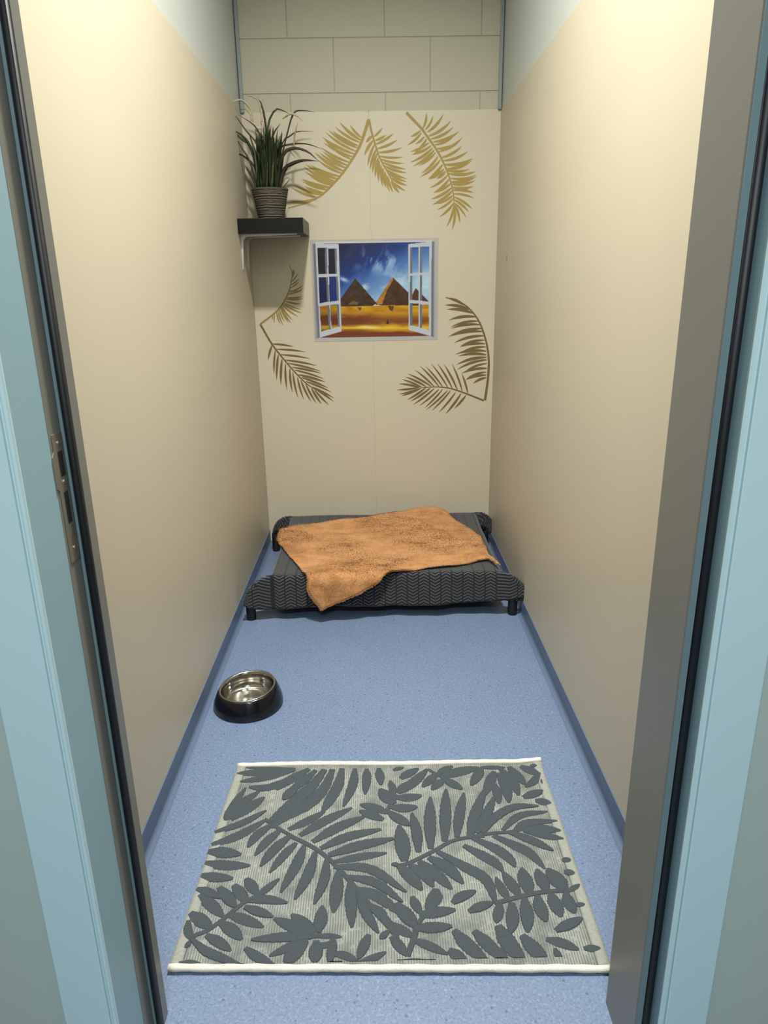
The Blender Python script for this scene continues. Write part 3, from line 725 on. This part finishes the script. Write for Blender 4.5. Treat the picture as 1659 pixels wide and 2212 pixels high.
# short pile standing out of the fleece
fp = np.array(vv).reshape(NU, NV, 3)
pv_, pf_ = [], []
du = np.gradient(fp, axis=0); dv = np.gradient(fp, axis=1)
nrm = np.cross(dv, du); nrm /= np.linalg.norm(nrm, axis=2, keepdims=True)+1e-9
if nrm[NU//2, NV//2, 2] < 0: nrm = -nrm
NP = 70000
a_ = rng.random(NP)*(NU-1.001); b_ = rng.random(NP)*(NV-1.001); ks = np.arange(NP)
bord = ks < 10000                               # denser along the border
a_[bord & (ks % 4 == 0)] = 0.0; a_[bord & (ks % 4 == 1)] = NU-1.001; b_[bord & (ks % 4 == 2)] = 0.0; b_[bord & (ks % 4 == 3)] = NV-1.001
ii, jj = a_.astype(int), b_.astype(int); fu, fv = (a_-ii)[:, None], (b_-jj)[:, None]
qq = fp[ii, jj]*(1-fu)*(1-fv)+fp[ii+1, jj]*fu*(1-fv)+fp[ii, jj+1]*(1-fu)*fv+fp[ii+1, jj+1]*fu*fv
nn = nrm[ii, jj]
ang = 7.0*fbm(qq[:, 0]*5+2, (qq[:, 1]-qq[:, 2])*6, 51, 2)+rng.normal(size=NP)*0.45
lay = np.stack([np.cos(ang), np.sin(ang), 0*ang], 1)+rng.normal(size=(NP, 3))*0.25
lay -= nn*(lay*nn).sum(1, keepdims=True)
ln = (0.0085*(0.7+0.6*rng.random(NP)))[:, None]
tip = qq+nn*(0.004+ln*0.40)+lay*ln*0.8
sd = np.cross(nn, lay); sd = sd/(np.linalg.norm(sd, axis=1, keepdims=True)+1e-9)*0.0012
pv_ = np.stack([qq+nn*0.001-sd, qq+nn*0.001+sd, tip], 1).reshape(-1, 3)
pf_ = np.arange(NP*3).reshape(-1, 3).tolist()
pile = link('fleece_pile', mesh('fleece_pile', pv_, pf_), fl.data.materials[0], fl)
pile['kind'] = 'stuff'

# ------------------------------------------------------------------ pet bowl
bx_, by_ = -0.4525, 2.105
bowl = thing('pet_bowl', 'slanted black pet bowl with shiny steel inside on the blue floor', 'bowl', (bx_, by_, 0))
M_bowl = NT('glossy_black_melamine', 0.16, lin(9, 9, 14), spec=0.5).m
slope = lambda x, y: 1.15*(x*0.9+y*0.42)          # rises to the right and back
prof = [(0.0, 0.0015), (0.108, 0.0015), (0.1145, 0.004), (0.1165, 0.010), (0.1155, 0.018), (0.1115, 0.032), (0.1045, 0.050), (0.0985, 0.0625), (0.0955, 0.0670), (0.0925, 0.0672)]
v, f = lathe(prof, 72, lambda x, y: slope(x, y)); link('body', mesh('body', v, f), M_bowl, bowl, True)
prof = [(0.0930, 0.0665), (0.0945, 0.0690), (0.0930, 0.0710), (0.0900, 0.0712), (0.0870, 0.0690), (0.0845, 0.0600), (0.0815, 0.0420), (0.0790, 0.0260), (0.0745, 0.0180), (0.0660, 0.0150), (0.030, 0.0140), (0.0, 0.0138)]
def slope2(x, y): return slope(x, y)
v, f = lathe(prof, 72, slope2); link('steel_dish', mesh('steel_dish', v, f), M_steel, bowl, True)

# ------------------------------------------------------------------ leaf-patterned mat
m = NT('light_ribbed_terry', 0.95, spec=0.1); co = m.coord(); sp_ = m.n('ShaderNodeSeparateXYZ'); m.l(co, sp_.inputs[0])
wob = m.math('MULTIPLY', m.noise(co, 30, 2), 0.0015)
rib = m.math('FRACT', m.math('DIVIDE', m.math('ADD', sp_.outputs[0], wob), 0.0058))
ribm = m.math('MULTIPLY', m.math('GREATER_THAN', rib, 0.58), m.math('GREATER_THAN', m.noise(co, 90, 2), 0.40))
big = m.noise(co, 14, 3, 0.6)
cb = m.ramp(big, [(0.35, lin(98, 102, 99)), (0.60, lin(126, 130, 124))])
m.base(m.mix(m.math('MULTIPLY', ribm, 0.62), cb, lin(74, 78, 77))); m.bump(m.math('ADD', ribm, m.noise(co, 700, 2)), 0.5, 0.0012)
M_terry = m.m
m = NT('slate_terry', 0.97, spec=0.05); co = m.coord()
m.base(m.mix(m.noise(co, 420, 2), lin(50, 57, 61), lin(72, 78, 82))); m.bump(m.noise(co, 620, 2), 0.9, 0.002)
M_slate = m.m
m = NT('white_hem', 0.95, spec=0.05); co = m.coord()
m.base(m.mix(m.noise(co, 240, 2), lin(176, 176, 163), lin(200, 200, 188))); m.bump(m.noise(co, 500, 2), 0.6, 0.0015)
M_hem = m.m
m = NT('selvedge_terry', 0.95, spec=0.1); co = m.coord()
m.base(m.mix(m.noise(co, 160, 2), lin(112, 115, 109), lin(138, 141, 133))); m.bump(m.noise(co, 500, 2), 0.6, 0.0012)
M_selv = m.m
MZ = 0.0105
mat_ = thing('bath_mat', 'pale grey bath mat with dark leaf pattern lying on the floor near the doorway', 'mat', (0.0, 1.44, 0))
q = [unp(x, y, 2, MZ) for x, y in ((514, 1652), (1168, 1645), (1322, 2092), (364, 2090))]
BL, BR, FR, FLc = [np.array([p_[0], p_[1]]) for p_ in q]
FR = np.array([FR[0]+0.000, FR[1]])
def mxy(s, t): return (BL*(1-s)+BR*s)*(1-t) + (FLc*(1-s)+FR*s)*t
def mz(x, y):
    s = (x+0.45)/0.9; t = (1.775-y)/0.66
    return MZ + 0.0016*math.sin(x*13+1)*math.sin(y*17) + 0.010*math.exp(-((s-1.01)/0.05)**2-((t-0.0)/0.07)**2) + 0.0012*math.sin(x*40)*max(0, t-0.9)*10*0.5
def grid_part(name, s0, s1, t0, t1, ns, nt, mat, dz, th):
    vv = []
    for i in range(ns+1):
        for j in range(nt+1):
            p_ = mxy(s0+(s1-s0)*i/ns, t0+(t1-t0)*j/nt); vv.append((p_[0], p_[1], mz(p_[0], p_[1])+dz))
    n_ = nt+1
    ff = [(i*n_+j, i*n_+j+1, (i+1)*n_+j+1, (i+1)*n_+j) for i in range(ns) for j in range(nt)]
    me = mesh(name, [(a-0, b-1.44, c) for a, b, c in vv], ff); o = link(name, me, mat, mat_, True)
    sm = o.modifiers.new('thickness', 'SOLIDIFY'); sm.thickness = th; sm.offset = -1
    return o
grid_part('weave', 0.026, 0.974, 0.006, 0.994, 80, 60, M_terry, -0.001, 0.007)
grid_part('selvedge', 0.0, 0.027, 0.004, 0.996, 3, 60, M_selv, 0.0002, 0.0085)
grid_part('selvedge', 0.973, 1.0, 0.004, 0.996, 3, 60, M_selv, 0.0002, 0.0085)
grid_part('fold_line', 0.4965, 0.4990, 0.01, 0.99, 1, 60, M_selv, 0.0004, 0.002)
for t_, r_ in ((0.0, 0.0075), (1.0, 0.0075)):
    pts = []
    for i in range(61):
        p_ = mxy(i/60, t_); pts.append((p_[0], p_[1]-1.44, mz(*p_)-0.001))
    rr = [r_*(1+0.08*math.sin(i*1.7)) for i in range(61)]
    v, f = tube(pts, rr, 10); link('hem', mesh('hem', v, f), M_hem, mat_, True)
SA = ((400, 1640), 6.9125); SB = ((620, 1630), 6.9125); SCc = ((800, 1630), 6.9125); SD = ((1010, 1620), 6.9125)
SE = ((350, 1860), 6.636); SF = ((590, 1860), 6.636); SG = ((830, 1860), 6.636); SH = ((1070, 1860), 6.1444); PXs = ((0, 0), 1.0)
# each leaf: points base..tip then width, in the coordinates of the view named first
LEAVES = {
 'A': (SA, [((1650,150),(1100,185),(770,200),90),((1650,140),(1250,130),(910,115),40),((1620,165),(1200,265),(820,325),85),((1659,250),(1250,410),(950,410),90),((1659,400),(1460,600),120),
        ((600,920),(720,680),(900,420),100),((640,880),(850,650),(1110,470),110),((680,900),(950,720),(1180,560),120),((600,900),(700,780),(760,700),150),((440,1090),(850,950),(1210,760),80),((390,1270),(800,1130),(1220,890),105),
        ((1300,960),(1080,1120),(930,1310),110),((1430,1040),(1230,1210),(1035,1435),110),((1570,1130),(1340,1330),(1120,1595),125),((340,1370),(560,1380),(835,1415),140),((295,1530),(600,1570),(970,1580),130),((235,1720),(430,1740),(710,1780),120)]),
 'B': (SB, [((330,215),(160,310),(0,400),(-160,520),110),((430,235),(220,410),(0,560),100),((560,225),(380,450),(130,680),(-100,880),(-290,1010),150),((680,220),(560,480),(330,720),(-50,930),(-240,1090),140),((820,205),(770,430),(640,670),(520,850),140),
        ((1015,205),(980,450),(840,770),120),((1190,205),(1190,350),(1165,590),120),((1370,195),(1385,300),(1405,450),115),((20,1110),(300,980),(570,830),100),((190,1200),(560,980),(970,785),115),((380,1300),(750,1080),(1160,920),125),
        ((500,1400),(900,1220),(1410,1110),115),((620,1500),(1080,1350),(1600,1245),125),((700,1600),(1080,1520),(1490,1455),100),((1500,870),(1300,790),(1090,740),110),((1440,970),(1260,900),(1080,830),110)]),
 'C': (SCc, [((340,620),(330,500),(290,380),110),((350,740),(250,630),(140,510),170),((400,570),(520,480),(640,380),130),((430,560),(650,400),(850,205),125),((380,640),(580,640),(770,610),105),((300,780),(500,800),(705,780),110),((260,850),(430,960),(600,1060),120),
        ((450,350),(570,270),(720,195),105),((340,220),(420,195),(500,180),50),((1000,290),(1100,220),(1230,170),80),((1040,330),(1330,250),(1620,195),115),((1090,350),(1230,430),(1375,510),100),((1090,370),(1010,430),(915,525),110),((990,270),(890,370),(775,480),115),
        ((510,1580),(480,1330),(430,1050),200),((720,1450),(690,1150),(620,870),140),((900,1400),(890,1000),(895,630),155),((1110,1290),(1120,900),(1130,505),155),((1290,1230),(1330,900),(1395,560),140),((1480,1250),(1560,900),(1720,480),150),((330,1620),(440,1640),60)]),
 'D': (SD, [((210,270),(150,380),(55,525),130),((400,320),(340,460),(255,670),140),((400,500),(440,620),(470,790),125),((460,340),(570,540),(620,775),140),((490,280),(660,450),(765,670),125),((620,250),(740,380),(860,510),115),((790,240),(930,300),(1080,360),90),((1070,330),(990,460),(860,550),105),
        ((190,262),(380,262),(560,262),50),((930,243),(1035,240),40),((830,700),(980,650),(1125,600),105),((1010,745),(1250,790),90),((1410,1640),(1545,1625),80),((1100,430),(1110,500),30),
        ((140,1240),(280,960),(400,680),130),((220,1240),(430,980),(700,840),(1060,830),110),((520,1190),(780,970),(1190,915),95),((690,1210),(900,1080),(1340,1055),100),((880,1180),(1120,1170),(1395,1200),110),((830,1200),(1150,1270),(1435,1320),85),
        ((620,1220),(950,1340),(1280,1495),105),((380,1270),(700,1420),(930,1540),(1160,1770),125),((80,1310),(400,1460),(600,1600),(715,1750),125),((-60,1420),(200,1560),(400,1680),(540,1820),125)]),
 'E': (SE, [((560,190),(760,220),(1020,240),125),((495,390),(650,430),(840,530),120),((540,470),(700,620),(880,800),165),((405,740),(540,840),(720,970),185),((380,850),(370,1000),(400,1130),125),((330,1250),(410,1140),60),((820,365),(940,510),(1050,660),160),((1030,330),(1120,450),(1220,590),160),((1205,240),(1280,350),(1370,480),150),
        ((1370,490),(1500,390),(1680,250),85),((1230,560),(1480,540),(1800,590),115),((1180,650),(1370,710),(1590,790),125),((940,750),(1180,830),(1455,935),145),((830,870),(990,980),(1145,1120),170),((630,1060),(800,1150),(990,1280),145),((440,1130),(620,1280),(850,1380),(1160,1500),130),((240,1460),(420,1450),(600,1495),60),((1190,1235),(1370,1370),(1610,1490),140)]),
 'F': (SF, [((560,1060),(300,930),(10,810),160),((600,1010),(430,880),(260,750),165),((640,1010),(680,830),(705,630),165),((560,1070),(200,1070),(-320,1120),130),((620,1070),(800,1060),(985,1080),70),((500,1120),(250,1210),(-60,1350),115),((470,1140),(300,1310),(170,1490),180),((620,1130),(610,1300),(600,1460),175),
        ((860,1090),(840,1270),(800,1470),125),((840,1310),(1040,1350),(1250,1470),110),((1200,1470),(1400,1400),(1620,1300),105),((1370,1050),(1300,1210),(1220,1400),135),((1659,1000),(1590,1060),(1525,1110),90),((820,1475),(990,1475),70)]),
 'G': (SG, [((400,500),(450,620),(530,770),125),((740,390),(720,530),(600,690),185),((500,780),(740,730),(1025,690),140),((975,595),(1110,500),(1315,420),130),((430,960),(700,950),(975,930),140),((400,1120),(640,1210),(920,1330),115),((930,1260),(1050,1350),(1185,1460),145),((1000,985),(1200,1200),(1490,1450),175),
        ((1290,990),(1480,1180),(1720,1420),165),((1210,715),(1380,640),(1560,585),120),((90,890),(250,990),(430,1090),125),((100,1080),(210,1210),(330,1360),135),((190,1440),(470,1430),(750,1465),70),((170,600),(320,780),(460,960),180),((100,30),(220,40),50)]),
 'H': (SH, [((180,500),(90,370),(5,210),105),((320,450),(220,310),(100,140),125),((460,430),(400,260),(350,90),165),((680,390),(620,250),(550,105),145),((930,380),(820,240),(690,95),170),((970,390),(1050,350),(1120,300),75),((60,540),(40,680),(10,810),125),((220,540),(230,740),(205,945),155),((390,480),(420,700),(430,935),155),
        ((560,450),(600,620),(675,795),150),((740,420),(800,570),(875,735),155),((940,410),(980,550),(1055,690),140),((1065,580),(1190,570),60),((910,135),(1055,150),75),((800,915),(980,830),(1155,750),130),((675,1025),(890,1080),(1110,1165),115),((1170,1150),(1395,1150),85),((40,840),(180,1080),(390,1350),190),((355,970),(520,1160),(690,1350),165),((-10,1130),(60,1230),(150,1345),140),((790,1150),(880,1340),85)]),
 'P': (PXs, [((640,1820),(615,1845),(582,1885),16),((657,1826),(640,1868),(606,1927),20),((681,1840),(665,1890),(636,1942),20),((706,1855),(700,1900),(678,1952),19),((731,1882),(727,1925),(720,1970),25),((757,1898),(758,1945),(760,2003),23),((774,1928),(790,1970),(818,2016),20),
        ((720,1872),(800,1876),(878,1926),18),((748,1893),(810,1905),(870,1948),18),((768,1918),(815,1935),(866,1975),22),((798,1953),(822,1972),(840,2002),20),((800,1960),(835,1990),(862,2030),17),
        ((945,1838),(1005,1872),(1050,1900),(1072,1952),20),((926,1850),(965,1872),(1001,1908),22),((905,1858),(940,1885),(976,1920),22),((885,1866),(915,1885),(936,1915),22),((862,1868),(885,1890),(912,1922),24)]),
}
STEMS = [(SA, [(1190,885),(1330,985),(1659,1180)], 60), (SB, [(0,1190),(220,1290),(420,1400),(560,1500),(700,1620)], 70), (PXs, [(718,1862),(745,1890),(775,1925),(803,1960)], 10),
         (SCc, [(440,1640),(560,1610),(760,1520),(1000,1400),(1180,1300),(1400,1240),(1700,1210)], 65), (SD, [(100,1280),(400,1235),(640,1215),(900,1160)], 60), (SCc, [(860,210),(960,270),(1090,340)], 55), (SCc, [(240,850),(320,700),(400,600)], 60),
         (SE, [(400,1130),(480,1060),(640,1000),(850,850),(1030,700),(1200,570),(1390,480)], 60), (SF, [(420,1090),(560,1060),(700,1050)], 70), (SG, [(460,930),(430,1090),(330,1360)], 70), (SG, [(480,900),(560,790)], 60), (SH, [(40,540),(300,470),(560,415),(800,390),(990,385)], 60), (SF, [(860,1170),(700,1200),(600,1180)], 90)]
pv, pf = [], []
def add_strip(path, widths, dz):
    """raised terry strip on the mat following path"""
    P_ = [np.array(p_) for p_ in path]; n = len(P_); L_, R2, Mid = [], [], P_
    for i in range(n):
        d = P_[min(i+1, n-1)]-P_[max(i-1, 0)]; d = d/(np.linalg.norm(d)+1e-9); nn = np.array([-d[1], d[0]])
        L_.append(P_[i]+nn*widths[i]/2); R2.append(P_[i]-nn*widths[i]/2)
    b0 = len(pv)
    def add(p_, up):
        # stay inside the woven field
        y = min(max(p_[1], 1.118+0.006), 1.772-0.006)
        pv.append((p_[0], y-1.44, mz(p_[0], y)-0.0015+(dz+0.0020 if up else 0)))
    for i in range(n): add(L_[i], False)
    for i in range(n): add(L_[i]*0.9+R2[i]*0.1, True)
    for i in range(n): add(R2[i]*0.9+L_[i]*0.1, True)
    for i in range(n): add(R2[i], False)
    for r in range(3):
        for i in range(n-1): pf.append((b0+r*n+i, b0+r*n+i+1, b0+(r+1)*n+i+1, b0+(r+1)*n+i))
kk = 0
def ground(off, sc, q):
    w_ = unp(off[0]+q[0]/sc, off[1]+q[1]/sc, 2, MZ+0.001); return np.array([w_[0], w_[1]])
for key, ((off, sc), lst) in LEAVES.items():
    for it in lst:
        pts, wd = it[:-1], it[-1]/sc
        G = [ground(off, sc, q_) for q_ in pts]
        S = spline(G, 26) if len(G) > 2 else [G[0]*(1-t)+G[1]*t for t in np.linspace(0, 1, 26)]
        # local metres per pixel across the stroke (perspective: foreshortened along depth)
        c0 = np.mean([np.array(q_, float) for q_ in pts], 0); dpx = np.array(pts[-1], float)-np.array(pts[0], float); dpx = dpx/np.linalg.norm(dpx); npx = np.array([-dpx[1], dpx[0]])
        g0, g1 = ground(off, sc, c0-npx*it[-1]/2), ground(off, sc, c0+npx*it[-1]/2)
        dg = S[-1]-S[0]; dg = dg/np.linalg.norm(dg); W_ = abs(np.dot(g1-g0, np.array([-dg[1], dg[0]])))
        ws = []
        for i in range(26):
            t = i/25; e = (0.45+0.55*min(1, t/0.35)) if t < 0.35 else 1-0.80*max(0, (t-0.5)/0.5)**2.2
            e *= 1.24 + 0.08*math.sin(i*2.3+kk)
            ws.append(W_*e)
        add_strip(S, ws, 0.0002*(kk % 5)); kk += 1
for (off, sc), pts, wd in STEMS:
    G = [ground(off, sc, q_) for q_ in pts]; S = spline(G, 16)
    add_strip(S, [wd/sc*0.00135]*16, 0.0001*(kk % 5)); kk += 1
me = mesh('leaf_pattern', pv, pf)
link('leaf_pattern', me, M_slate, mat_)
